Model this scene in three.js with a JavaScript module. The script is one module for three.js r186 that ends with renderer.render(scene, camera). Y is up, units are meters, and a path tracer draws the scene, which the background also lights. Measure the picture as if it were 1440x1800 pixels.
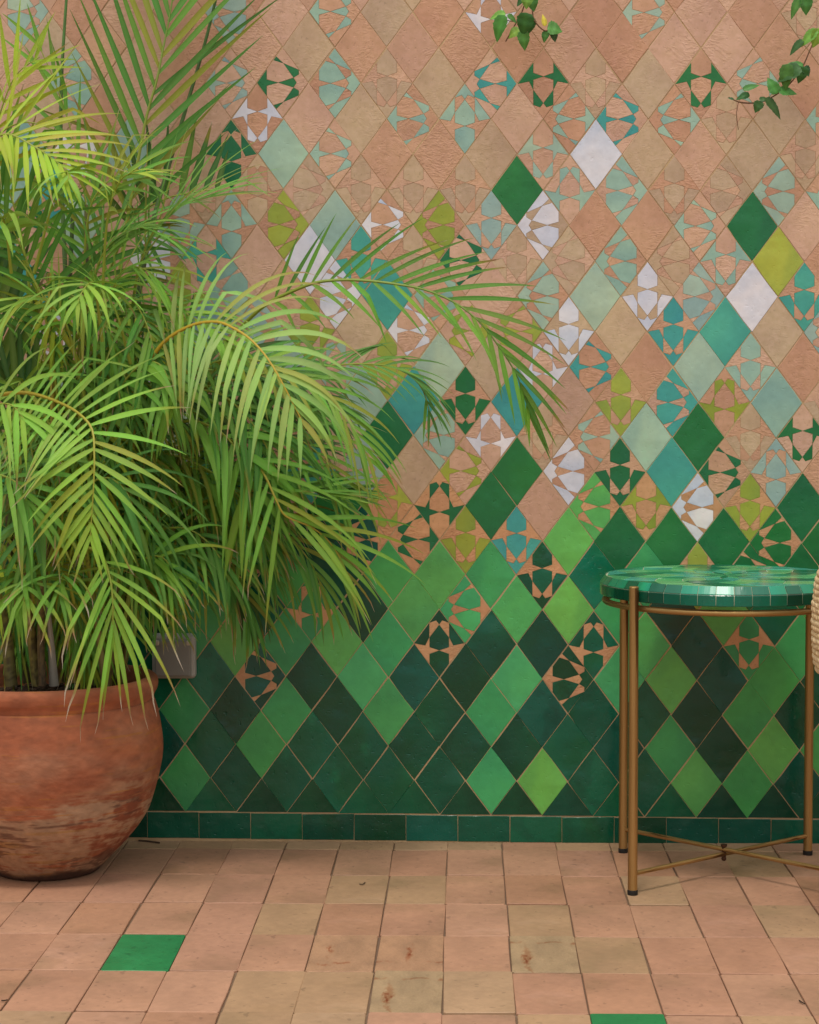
import * as THREE from 'three';
import { mergeGeometries } from 'three/addons/utils/BufferGeometryUtils.js';
import { RoundedBoxGeometry } from 'three/addons/geometries/RoundedBoxGeometry.js';

// ------------------------------------------------------------------ camera, sky, sun, exposure
const W = 819, H = 1024;
const scene = new THREE.Scene();
const camera = new THREE.PerspectiveCamera(2 * Math.atan(900 / 3500) * 180 / Math.PI, W / H, 0.05, 200);
camera.position.set(-.06896, 1.1745, 5.14944);
camera.rotation.order = 'YXZ';
camera.rotation.set(-.06007, .02757, -.00211);
camera.updateMatrixWorld();

const sunDir = new THREE.Vector3(-.10, .925, .355).normalize();
{ // an overcast sky: bright overhead, dimmer to the horizon (air and cloud only)
  const w = 128, h = 64, d = new Float32Array(w * h * 4);
  for (let j = 0; j < h; j++) for (let i = 0; i < w; i++) {
    const el = ((j + .5) / h - .5) * Math.PI, s = Math.max(0, Math.sin(el));
    const L = .80 * (.62 + .55 * s);
    const o = (j * w + i) * 4, c = 1 + .08 * Math.sin(i * .31 + 2 * s) * Math.sin(s * 7 + i * .098);
    d[o] = L * c * .97; d[o + 1] = L * c; d[o + 2] = L * c * 1.02; d[o + 3] = 1;
  }
  const t = new THREE.DataTexture(d, w, h, THREE.RGBAFormat, THREE.FloatType);
  t.mapping = THREE.EquirectangularReflectionMapping; t.magFilter = THREE.LinearFilter; t.minFilter = THREE.LinearFilter; t.needsUpdate = true;
  scene.background = t; scene.environment = t;
}
const sun = new THREE.DirectionalLight(0xfff6ec, .95);
sun.position.copy(sunDir).multiplyScalar(9); sun.target.position.set(-.2, .8, .3);
sun.castShadow = true; sun.shadow.radius = 20; sun.shadow.mapSize.set(2048, 2048);
Object.assign(sun.shadow.camera, { left: -4, right: 4, top: 4, bottom: -4, near: .5, far: 22 });
scene.add(sun, sun.target);
const EXPOSURE = 1.5;

// ------------------------------------------------------------------ small tools
function rng(seed) { let s = seed >>> 0; return () => { s = (s + 0x6D2B79F5) | 0; let t = Math.imul(s ^ (s >>> 15), 1 | s); t = (t + Math.imul(t ^ (t >>> 7), 61 | t)) ^ t; return ((t ^ (t >>> 14)) >>> 0) / 4294967296; }; }
const R0 = rng(7);
const V3 = (x, y, z) => new THREE.Vector3(x, y, z);
const lerp = (a, b, t) => a + (b - a) * t;
const counts = {};
function numbered(name) { const n = counts[name] || 0; counts[name] = n + 1; return n ? name + '_' + String(n).padStart(3, '0') : name; }
function put(o) { o.traverse(m => { if (m.isMesh) { m.castShadow = true; m.receiveShadow = true; } }); scene.add(o); return o; }
function thing(name, label, category, group) { const g = new THREE.Group(); g.name = numbered(name); g.userData = { label, category }; if (group) g.userData.group = group; return g; }
function part(parent, name, geo, mat) { const m = new THREE.Mesh(geo, mat); m.name = name; m.castShadow = m.receiveShadow = true; parent.add(m); return m; }
// a point of the place that the photograph shows at (px, py), at depth z in front of the tiled wall
function at(px, py, z) {
  const d = V3((px - 720) / 3500, -(py - 900) / 3500, -1).applyQuaternion(camera.quaternion);
  const t = (z - camera.position.z) / d.z;
  return camera.position.clone().addScaledVector(d, t);
}
// periodic value noise
function noiseTable(seed, n) { const r = rng(seed), a = new Float32Array(n * n); for (let i = 0; i < a.length; i++) a[i] = r(); return a; }
const NT = noiseTable(99, 256);
function vnoise(x, y, px, py) {
  const xi = Math.floor(x), yi = Math.floor(y), fx = x - xi, fy = y - yi;
  const m = (a, p) => ((a % p) + p) % p, x0 = m(xi, px), x1 = m(xi + 1, px), y0 = m(yi, py), y1 = m(yi + 1, py);
  const g = (a, b) => NT[(b & 255) * 256 + (a & 255)];
  const u = fx * fx * (3 - 2 * fx), v = fy * fy * (3 - 2 * fy);
  return (g(x0, y0) * (1 - u) + g(x1, y0) * u) * (1 - v) + (g(x0, y1) * (1 - u) + g(x1, y1) * u) * v;
}
function fbm(u, v, f, oct, sx = 0, sy = 0, ay = 1) {
  let s = 0, a = .5, n = 0;
  for (let o = 0; o < oct; o++) { const p = f << o; s += a * vnoise(u * p + sx * 17.3 % p + o * 3.1, v * p * ay + sy * 9.7 + o * 5.7, p, Math.round(p * ay)); n += a; a *= .5; }
  return s / n;
}
function tex(size, fn, srgb) {
  const d = new Uint8Array(size * size * 4);
  for (let j = 0; j < size; j++) for (let i = 0; i < size; i++) {
    const c = fn((i + .5) / size, (j + .5) / size), o = (j * size + i) * 4;
    for (let k = 0; k < 3; k++) d[o + k] = Math.max(0, Math.min(255, c[k] * 255)); d[o + 3] = 255;
  }
  const t = new THREE.DataTexture(d, size, size); t.wrapS = t.wrapT = THREE.RepeatWrapping;
  t.magFilter = THREE.LinearFilter; t.minFilter = THREE.LinearMipmapLinearFilter; t.generateMipmaps = true;
  if (srgb) t.colorSpace = THREE.SRGBColorSpace; t.needsUpdate = true; return t;
}
const rep = (t, r, s = r) => { const c = t.clone(); c.repeat.set(r, s); c.needsUpdate = true; return c; };
const g3 = v => [v, v, v];
const ss = (a, b, x) => { const t = Math.max(0, Math.min(1, (x - a) / (b - a))); return t * t * (3 - 2 * t); };

// ------------------------------------------------------------------ materials
// unglazed clay: hand-scraped, with short crumpled ridges and small pits
const roughBump = rep(tex(1024, (u, v) => {
  const wx = fbm(u, v, 6, 3, 1) * .16, wy = fbm(u, v, 6, 3, 4, 2) * .10;
  const a = fbm(u + wx, v + wy, 32, 3, 2, 1, 2), ridge = 1 - Math.abs(a * 2 - 1);
  const m = ss(.38, .62, fbm(u, v, 7, 3, 6, 3));
  const pit = ss(.74, .82, fbm(u, v, 64, 2, 3)) * .3;
  return g3(.25 + Math.pow(ridge, 3) * .55 * m + fbm(u, v, 80, 2, 5) * .12 + fbm(u, v, 4, 2, 7) * .2 - pit);
}), 2);
const roughMap = rep(tex(512, (u, v) => {
  const a = fbm(u, v, 4, 5, 1), b = fbm(u, v, 48, 3, 2), sp = ss(.78, .86, fbm(u, v, 90, 2, 8));
  const c = .89 + (a - .5) * .16 + (b - .5) * .08 - sp * .07;
  return [c, c * (.985 + (a - .5) * .05), c * (.96 + (b - .5) * .06)];
}, true), 2);
// glaze: pooled colour, soft undulation, small pinholes
const glazeMap = rep(tex(512, (u, v) => {
  const a = fbm(u + fbm(u, v, 4, 2, 3) * .2, v, 4, 5, 4), b = fbm(u, v, 40, 3, 6), pin = ss(.80, .86, fbm(u, v, 100, 1, 2));
  const c = .90 + (a - .5) * .20 + (b - .5) * .07;
  return [c * (1 + (a - .5) * .14) + pin * .0, c, c * (1 - (a - .5) * .16)];
}, true), 1.7);
const glazeBump = rep(tex(512, (u, v) => g3(fbm(u, v, 6, 3, 9) * .86 + fbm(u, v, 60, 2, 5) * .05 - ss(.90, .95, fbm(u, v, 110, 1, 7)) * .08)), 1.7);
const glazeRough = rep(tex(256, (u, v) => { const a = fbm(u, v, 8, 4, 12); return [0, .75 + a * .5, 0]; }), 1.7);
const darkMap = rep(tex(512, (u, v) => { // deep green glaze, clouded blue-green and olive
  const a = fbm(u + fbm(u, v, 3, 2, 3) * .3, v, 3, 6, 21), b = fbm(u, v + fbm(u, v, 4, 2, 5) * .3, 3, 5, 31), pin = ss(.80, .86, fbm(u, v, 100, 1, 2));
  const k = .80 + ss(.36, .74, a) * .20, o = ss(.52, .72, b), e = ss(.60, .72, fbm(u, v, 4, 6, 37)) * .2;
  return [k * lerp(.60, .76, o) + e, k * lerp(1.0, .98, o) + e, k * lerp(1.0, .86, o) + e];
}, true), 1.7);
const hex = (h, f = 1) => new THREE.Color(h).multiplyScalar(f);
function glazed(h, f = 1, o = {}) { return new THREE.MeshPhysicalMaterial({ color: hex(h, f), map: glazeMap, bumpMap: glazeBump, bumpScale: .0055, roughness: .32, roughnessMap: glazeRough, specularIntensity: .8, ...o }); }
function clay(h, f = 1, o = {}) { return new THREE.MeshStandardMaterial({ color: hex(h, f), map: roughMap, bumpMap: roughBump, bumpScale: .0014, roughness: .9, ...o }); }
const COL = {
  P: [clay('#e0b498'), clay('#dcad8e'), clay('#e2b89f'), clay('#d8a688')],
  B: [clay('#d6b898', 1, { bumpScale: .0007 }), clay('#d2b699', 1, { bumpScale: .0007 }), clay('#d9bb9a', 1, { bumpScale: .0008 })],
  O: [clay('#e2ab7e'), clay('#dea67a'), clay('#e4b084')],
  N: [clay('#cfa892', 1, { bumpScale: .0006 })],
  W: ['#ebe9f2', '#e7e5ef', '#edecf3'].map(h => glazed(h, 1, { roughness: .5 })),
  M: ['#a6c8b4', '#a0c4b0', '#aec9b4', '#a4c0b6'].map(h => glazed(h, 1, { roughness: .5 })),
  T: ['#4cb0a4', '#52b49e', '#4aaca4'].map(h => glazed(h, 1, { roughness: .42 })),
  G: ['#1f7a40', '#26803f', '#1c7544'].map(h => glazed(h)),
  L: ['#4cbe74', '#54c278', '#46b66c', '#58be68'].map(h => glazed(h)),
  K: ['#46b064', '#50b45c', '#42a864'].map(h => glazed(h)),  // darker L for tiles below palm and table: shade put into the colour
  E: ['#6cc460', '#72c65e', '#66c062'].map(h => glazed(h)),
  Y: ['#a9b440', '#a2ae3c', '#aeba48'].map(h => glazed(h, 1, { roughness: .45 })),
  D: ['#187254', '#125c42', '#1c7a5a', '#12604e', '#186446', '#145c44', '#165846'].map(h => glazed(h, .95, { map: darkMap, roughness: .22, bumpScale: .008 })),
};
const groutLight = new THREE.MeshStandardMaterial({ color: hex('#d0b189'), map: rep(roughMap, 6), bumpMap: rep(roughBump, 6), bumpScale: .001, roughness: .95 });
const groutDark = new THREE.MeshStandardMaterial({ color: hex('#8d745e'), map: rep(roughMap, 5), bumpMap: rep(roughBump, 5), bumpScale: .002, roughness: 1 });
const plaster = new THREE.MeshStandardMaterial({ color: hex('#b3a08c'), map: rep(roughMap, 1), bumpMap: rep(roughBump, 1.5), bumpScale: .002, roughness: .95 });

// ------------------------------------------------------------------ floor
const FX = .02755, FW = .14, FZ = .0958, FD = .2691;
{
  const floor = new THREE.Group(); floor.name = 'floor'; floor.userData.kind = 'structure';
  part(floor, 'mortar_bed', new THREE.BoxGeometry(7.4, .1, 8.0).translate(-.2, -.055, 3.9), groutDark);
  const stainTex = (sd, cx, cy, ext, band) => tex(512, (u, v) => { // rust marks with ragged outlines
    const a = fbm(u, v, 4, 5, 1), b = fbm(u, v, 48, 3, 2), n = fbm(u, v, 8, 4, sd) - .5, n2 = fbm(u, v, 16, 4, sd + 5);
    const dx = (u - cx + n * .16) / .07, dy = (v - cy + n * .2) / ext, d = Math.sqrt(dx * dx + dy * dy);
    const s = ss(1.1, .1, d) * ss(.32, .64, n2) * .9, core = ss(.36, .1, d) * .5, s2 = ss(.035, .0, Math.abs(v - band + n * .12)) * ss(.38, .62, fbm(u, v, 6, 4, sd + 9));
    const k = Math.min(1, s * .55 + core + s2 * .4), c = .89 + (a - .5) * .22 + (b - .5) * .08;
    return [lerp(c, .58, k * .8), lerp(c * .98, .35, k), lerp(c * .95, .17, k)];
  }, true);
  const stainMaps = [stainTex(14, .30, .42, .30, .80), stainTex(44, .50, .52, .34, .74), stainTex(71, .25, .7, .5, .2)];
  const floorMap = tex(1024, (u, v) => {
    const a = fbm(u, v, 5, 6, 41), b = fbm(u, v, 60, 3, 2), sp = ss(.80, .84, fbm(u, v, 56, 2, 8)), g = ss(.54, .74, fbm(u, v, 4, 5, 44)), w = ss(.66, .78, fbm(u, v, 9, 4, 47));
    const c = .89 + (a - .5) * .20 + (b - .5) * .08 - sp * .10;
    return [c - g * .06 + w * .03, c * .98 - g * .045 + w * .035, c * .96 - g * .06 + w * .05];
  }, true);
  const fm = (h, m) => new THREE.MeshStandardMaterial({ color: hex(h), map: m || rep(floorMap, 1.35), bumpMap: roughBump, bumpScale: .0007, roughness: .68, roughnessMap: glazeRough });
  const mats = ['#c59678', '#c29275', '#c39679', '#c99a7d', '#c09071', '#c5957a'].map(h => fm(h)), sand = ['#c09c79', '#bd9975', '#c29f7c'].map(h => fm(h));
  const stained = stainMaps.map((m, i) => fm(['#bd9373', '#bd9272', '#b59977'][i], m));
  const green = [fm('#2f9155'), fm('#2b8d50')];
  for (const g of green) { g.roughness = .5; }
  const r = rng(31), far = [];
  function slab(w, d, seed) {
    const q = rng(seed), j = () => (q() - .5) * .0055, s = new THREE.Shape();
    const hw = w / 2 - .0011, hd = d / 2 - .0007, c = .004;
    s.moveTo(-hw + c + j() * .3, -hd + j()); s.lineTo(0, -hd + j() * .4); s.lineTo(hw - c, -hd + j()); s.lineTo(hw + j() * .4, -hd + c); s.lineTo(hw + j() * .4, 0); s.lineTo(hw + j() * .4, hd - c); s.lineTo(hw - c, hd + j()); s.lineTo(0, hd + j() * .5); s.lineTo(-hw + c, hd + j()); s.lineTo(-hw + j() * .4, hd - c); s.lineTo(-hw + j() * .3, -hd + c);
    const g = new THREE.ExtrudeGeometry(s, { depth: .012, bevelEnabled: true, bevelThickness: .0012, bevelSize: .0012, bevelOffset: -.0012, bevelSegments: 1, curveSegments: 1 });
    g.rotateX(-Math.PI / 2); const uv = g.attributes.uv, ox = q() * 3, oy = q() * 3, tr = q() > .5 ? 1 : -1;
    for (let i = 0; i < uv.count; i++) uv.setXY(i, uv.getX(i) * tr + ox, uv.getY(i) * tr + oy);
    return g;
  }
  const stainUV = (g, w, d) => { const p = g.attributes.position, uv = g.attributes.uv; for (let i = 0; i < uv.count; i++) uv.setXY(i, p.getX(i) / w + .5, p.getZ(i) / d + .5); return g; };
  const kinds = []; for (let i = 0; i < 14; i++) kinds.push(slab(FW, FD, 500 + i));
  const strips = []; for (let i = 0; i < 5; i++) strips.push(slab(FW, FZ - .004, 600 + i));
  const isGreen = (j, i) => (j === -6 && i === 3) || (j === 1 && i === 5);
  const stainOf = { '-3,3': 0, '-2,3': 1, '-2,4': 2, '0,3': 2 };
  const sandy = { '-3,4': 1, '-1,4': 1, '2,1': 1, '-4,2': 1, '-3,1': 1, '1,3': 1, '-7,5': 1, '-4,4': 1, '-2,4': 1, '0,2': 1, '-3,5': 1, '0,5': 1, '3,5': 1 };
  for (let i = -1; i < 27; i++) for (let j = -24; j < 24; j++) {
    const strip = i < 0, x = FX + FW * (j + .5), z = strip ? FZ / 2 : FZ + FD * (i + .5);
    if (x < -3.2 || x > 3.0 || z > 7.4) continue;
    const near = i < 6 && j >= -11 && j <= 6;
    const dz = strip ? 0 : (r() - .5) * .010, dx = (r() - .5) * .003, dy = (r() - .5) * .0016, ti = (r() - .5) * .008, tk = (r() - .5) * .008, ry = (r() - .5) * .012, pick = r();
    let geo = strip ? strips[Math.floor(r() * 5)] : kinds[Math.floor(r() * 14)];
    let mat = isGreen(j, i) ? green[i === 3 ? 0 : 1] : sandy[j + ',' + i] || (strip && pick > .2) ? sand[Math.floor(pick * 2.99)] : pick > .94 ? sand[Math.floor((pick - .94) * 40)] : mats[Math.floor(pick / .94 * 5.99)];
    if (near) {
      const st = stainOf[j + ',' + i]; if (st !== undefined) { mat = stained[st]; geo = stainUV(geo.clone(), FW, FD); }
      const m = part(floor, 'floor_tile', geo, mat); m.position.set(x + dx, -.0128 + dy, z + dz); m.rotation.set(ti, ry, tk);
    } else { const g = geo.clone(); g.rotateX(ti); g.rotateY(ry); g.translate(x + dx, -.0128 + dy, z + dz); far.push(g); }
  }
  const fp = part(floor, 'outer_floor_tiles', mergeGeometries(far), mats[0]); fp.userData.kind = 'stuff';
  put(floor);
  const ground = new THREE.Mesh(new THREE.PlaneGeometry(160, 160).rotateX(-Math.PI / 2), groutDark); ground.name = 'ground'; ground.position.y = -.04; ground.userData.kind = 'structure'; put(ground);
}

// ------------------------------------------------------------------ the tiled wall
const A = .06667, B = .08999, Y0 = .07147, SH = -.00054;
const KX = k => A * k, RY = (k, r) => Y0 + B * r + SH * k;
const THK = .008;
function poly(pts, gap, depth = THK, uvo = [0, 0], bev = .0009) {
  const s = new THREE.Shape(); pts.forEach((p, i) => i ? s.lineTo(p[0], p[1]) : s.moveTo(p[0], p[1]));
  const g = new THREE.ExtrudeGeometry(s, { depth: depth - bev, bevelEnabled: true, bevelThickness: bev, bevelSize: bev, bevelOffset: -bev - gap, bevelSegments: 1, curveSegments: 1 });
  const uv = g.attributes.uv; for (let i = 0; i < uv.count; i++) uv.setXY(i, uv.getX(i) + uvo[0], uv.getY(i) + uvo[1]);
  return g;
}
// cut pieces of one star tile, in half-widths (x right, y up)
const mir = a => a.map(([x, y]) => [-x, y]).reverse(), flipY = a => a.map(([x, y]) => [x, -y]).reverse();
const starU = [[-1, 0], [-.555, .09], [-.39, -.24], [-.39, .155], [0, .285], [-.39, .425], [-.39, .83]];
const kiteU = [[-.39, -.24], [-.39, -.83], [-.12, -.92], [0, -.755]];
const legU = [[-1, 0], [-.39, -.83], [-.39, -.24], [-.555, .09]];
const PU = [
  ['star_piece', starU, 1], ['star_piece', mir(starU), 1], ['kite_piece', kiteU, 1], ['kite_piece', mir(kiteU), 1],
  ['hexagon_piece', [[0, 1.365], [-.39, .83], [-.39, .425], [0, .285], [.39, .425], [.39, .83]], 0],
  ['shield_piece', [[0, .285], [-.39, .155], [-.39, -.24], [0, -.755], [.39, -.24], [.39, .155]], 0],
  ['leg_piece', legU, 0], ['leg_piece', mir(legU), 0],
  ['arrow_piece', [[0, -.755], [-.12, -.92], [-.39, -.83], [0, -1.365], [.39, -.83], [.12, -.92]], 0],
];
const starL = [[-1, 0], [-.62, -.52], [-.62, -.125], [-.17, 0], [-.62, .125], [-.62, .52]];
const kiteUp = [[.03, .76], [.43, .19], [.64, .32], [.64, .50]];
const cornerUp = [[-.36, .88], [.03, .76], [-.25, 1.03]];
const shieldUp = [[-.62, .52], [-.62, .125], [-.17, 0], [.43, .19], [.03, .76], [-.36, .88]];
const sliverUp = [[-.25, 1.03], [.03, .76], [.64, .50], [0, 1.365]];
const PL = [
  ['star_piece', starL, 1], ['kite_piece', [[-.17, 0], [.43, -.19], [.55, 0], [.43, .19]], 1], ['kite_piece', kiteUp, 1], ['kite_piece', flipY(kiteUp), 1],
  ['corner_piece', cornerUp, 1], ['corner_piece', flipY(cornerUp), 1],
  ['shield_piece', shieldUp, 0], ['shield_piece', flipY(shieldUp), 0], ['sliver_piece', sliverUp, 0], ['sliver_piece', flipY(sliverUp), 0],
  ['star_piece', [[1, 0], [.64, .49], [.64, .32], [.43, .19], [.55, 0], [.43, -.19], [.64, -.32], [.64, -.49]], 0],
];
const GAP = .0009, scaleP = pts => pts.map(([x, y]) => [x * (A - .0012), y / 1.365 * (B - .0016)]);
const variantsU = [], variantsL = [], plainV = [];
for (let v = 0; v < 4; v++) {
  const rr = rng(40 + v);
  const mk = set => set.map(([n, p, b]) => [n, poly(scaleP(p), .0004, THK, [rr() * 3, rr() * 3], .0003), b]);
  variantsU.push(mk(PU)); variantsL.push(mk(PL));
}
for (let v = 0; v < 12; v++) {
  const rr = rng(80 + v), j = () => (rr() - .5) * .0026, pts = [], c = [[0, B], [-A, 0], [0, -B], [A, 0]];
  for (let i = 0; i < 4; i++) { const a = c[i], b = c[(i + 1) % 4]; pts.push([a[0] + j(), a[1] + j()]); for (const t of [.33, .67]) pts.push([lerp(a[0], b[0], t) + j() * .5, lerp(a[1], b[1], t) + j() * .5]); }
  plainV.push(poly(pts, GAP, THK, [rr() * 3, rr() * 3]));
}
const ROWS = {
  0: 'D D D D D D D D D D D D D D D D D',
  1: 'D K K K D D D D D L E D D E K D',
  2: 'D D K D D K D D D D D D D K D E K',
  3: 'D K D K D K D L D L D D D D K D',
  4: 'G D D D D lBPD D L D D L lBPD L E D K D',
  5: 'L D D K E K E L dBPD D D dBPD L D uBPK K',
  6: 'G D L D K D dBPK D E rBPL L E L D E D K',
  7: 'D L D G dAPD K D K E K uADP D K uAYP lBPG G',
  8: 'D G L L G dBPG D rBPD rBGP uAYP uATP E G G G rBPG G',
  9: 'G D L uBGP uATP P G uBYP dBGP G P rBPE uBYP rAWP uAYP G',
  10: 'L P G uATP T uAGP uATP lAMP B lBYP G rAWP uAGP T lBGP dAMP P',
  11: 'P uAGP B M P P B G rAMP dBWP uABP rBMP M G uABP uBGP',
  12: 'P M P uAWP uBGP P B M T uAGP T N uAYP lATP dBYP M uABP',
  13: 'P P uBMP P P M dBMP uAYP M B dBWP lBTP P M uAMP P',
  14: 'P uAWP P P M lAMP uAYP B lBWP rBYP rBYP uAWB B uATP T B rAMP',
  15: 'uATP P P uAYP rAMP P lAWP T lBMP P rAMP M uAWB lAMP W uATP',
  16: 'T P P rAWP uBTP P W uATP uABP lBGP uABP rABP rAMP rABP uBMP Y P',
  17: 'lBGP M P uAMP dAMP lAYP M lBWP rAYP uAMP rAWB P P lBMP G P',
  18: 'M uATP P P uABP dABP lABP uABP uABP uABP G dBMP lAMP uABP lABP rAMP dBMP',
  19: 'M uBWP M P dAGP M lBMP P P B uBMP W B P B uABP',
  20: 'P B P P P uBWP P B lBMP dAMP P rBMP lBTP rBMP uABP B lBMP',
  21: 'P rAMP P P lBMP lBGP lAMP uABP B rBTP uBGP uABP B uBGP rBMP P',
  22: 'P B P P P P B P P P P P P P P P P',
  23: 'lAMP P P P rAMP P lBMP B P dBWP P P lBMP P P uABP',
  24: 'P P P B P P P P B P P P P P P P P',
};
{
  const wall = thing('tiled_wall', 'tall courtyard wall of diamond tiles fading from dark green at the base to terracotta', 'wall');
  part(wall, 'wall_body', new THREE.BoxGeometry(6.4, 3.4, .3).translate(-.2, 1.69, -.155), plaster);
  part(wall, 'mortar_bed', new THREE.BoxGeometry(3.6, 2.46, .006).translate(-.2, 1.224, -.0004), groutLight);
  const r = rng(5), extra = { g: [], t: [] };
  const zBack = -.0042;
  const pick = a => a[Math.floor(r() * a.length)];
  const tri = poly([[-A, 0], [A, 0], [0, B]], GAP, THK, [1, .4]);
  const seat = (m, k, q) => { m.position.set(KX(k) + (r() - .5) * .0022, RY(k, q) + (r() - .5) * .0022, zBack + (r() - .5) * .0007); m.rotation.set((r() - .5) * .009, (r() - .5) * .012, (r() - .5) * .007); };
  for (let q = 0; q <= 26; q++) {
    const k0 = q % 2 ? -18 : -19, toks = ROWS[q] ? ROWS[q].split(' ') : [];
    for (let k = q % 2 ? -24 : -25; k <= 19; k += 2) {
      const t = toks[(k - k0) / 2];
      if (!t) { // beyond the frame
        const g = (q === 0 ? tri : plainV[Math.abs(k * 5 + q) % 12]).clone(); g.translate(KX(k), RY(k, q), zBack + (r() - .5) * .001);
        (q < 9 ? extra.g : extra.t).push(g); continue;
      }
      if (q === 0) { const m = part(wall, 'half_tile', tri, pick(COL.D)); seat(m, k, q); m.position.y += .0008; continue; }
      if (t.length === 1) {
        const m = part(wall, 'diamond_tile', plainV[Math.floor(r() * 12)], pick(COL[t])); seat(m, k, q);
        if (r() > .5) m.rotation.z += Math.PI;
      } else {
        const [o, s, c, gr] = t, g = new THREE.Group(); g.name = 'star_tile'; wall.add(g); seat(g, k, q);
        const set = (o === 'u' || o === 'd' ? variantsU : variantsL)[Math.floor(r() * 4)];
        if (o === 'd' || o === 'r') g.rotation.z += Math.PI;
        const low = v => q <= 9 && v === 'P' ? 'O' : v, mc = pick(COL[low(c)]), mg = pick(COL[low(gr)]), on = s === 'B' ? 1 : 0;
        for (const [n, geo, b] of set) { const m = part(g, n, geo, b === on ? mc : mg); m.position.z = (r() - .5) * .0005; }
      }
    }
  }
  // the course of oblong tiles along the foot
  const bw = .13575, bg = []; for (let v = 0; v < 5; v++) { const rr = rng(120 + v), j = () => (rr() - .5) * .002, h = Y0 - .0022; bg.push(poly([[-bw / 2, 0], [bw / 2 + j() * .4, 0], [bw / 2 + j() * .6, h + j()], [0, h + j() * .6], [-bw / 2 + j() * .6, h + j()]], .0007, THK, [rr() * 3, rr() * 3])); }
  for (let i = -12; i < 10; i++) {
    const x = .0496 - bw * .5 + bw * i + .0, y = .001 + SH * (x / A);
    if (i < -10 || i > 6) { const g = bg[(i + 24) % 5].clone(); g.translate(x, y, zBack); extra.g.push(g); continue; }
    const m = part(wall, 'base_tile', bg[(i + 24) % 5], COL.D[[1, 3, 5, 6, 4][Math.floor(r() * 5)]]); m.position.set(x, y, zBack + .001 + (r() - .5) * .001); m.rotation.set((r() - .5) * .01, (r() - .5) * .01, 0);
  }
  part(wall, 'outer_green_tiles', mergeGeometries(extra.g), COL.G[0]).userData.kind = 'stuff';
  part(wall, 'outer_clay_tiles', mergeGeometries(extra.t), COL.P[0]).userData.kind = 'stuff';
  put(wall);
  // the rest of the courtyard, out of frame: it closes the light in and shows in the glaze
  for (const [n, w, h, d, x, y, z] of [['wall_left', .3, 1.5, 8, -3.4, .74, 3.9], ['wall_right', .3, 1.5, 8, 3.2, .74, 3.9]]) {
    const m = new THREE.Mesh(new THREE.BoxGeometry(w, h, d), plaster); m.name = n; m.position.set(x, y, z); m.userData.kind = 'structure'; put(m);
  }
}

// ------------------------------------------------------------------ power socket on the wall
{
  const s = thing('power_socket', 'grey plastic outdoor power socket with a flap, on the green tiles behind the palm', 'power socket');
  const gm = (h, ro) => new THREE.MeshStandardMaterial({ color: hex(h), roughness: ro, bumpMap: rep(glazeBump, 8), bumpScale: .0002 });
  part(s, 'socket_frame', new RoundedBoxGeometry(.114, .117, .036, 3, .012).translate(0, 0, .018), gm('#a3a39c', .5));
  part(s, 'flap', new RoundedBoxGeometry(.094, .094, .014, 3, .005).translate(0, -.004, .041), gm('#86867f', .42));
  for (const q of [-1, 1]) part(s, 'clip', new RoundedBoxGeometry(.013, .013, .014, 2, .004).translate(q * .041, .037, .0435), gm('#c2bca8', .5));
  s.position.set(-.8233, .4914, .001); put(s);
}

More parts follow.
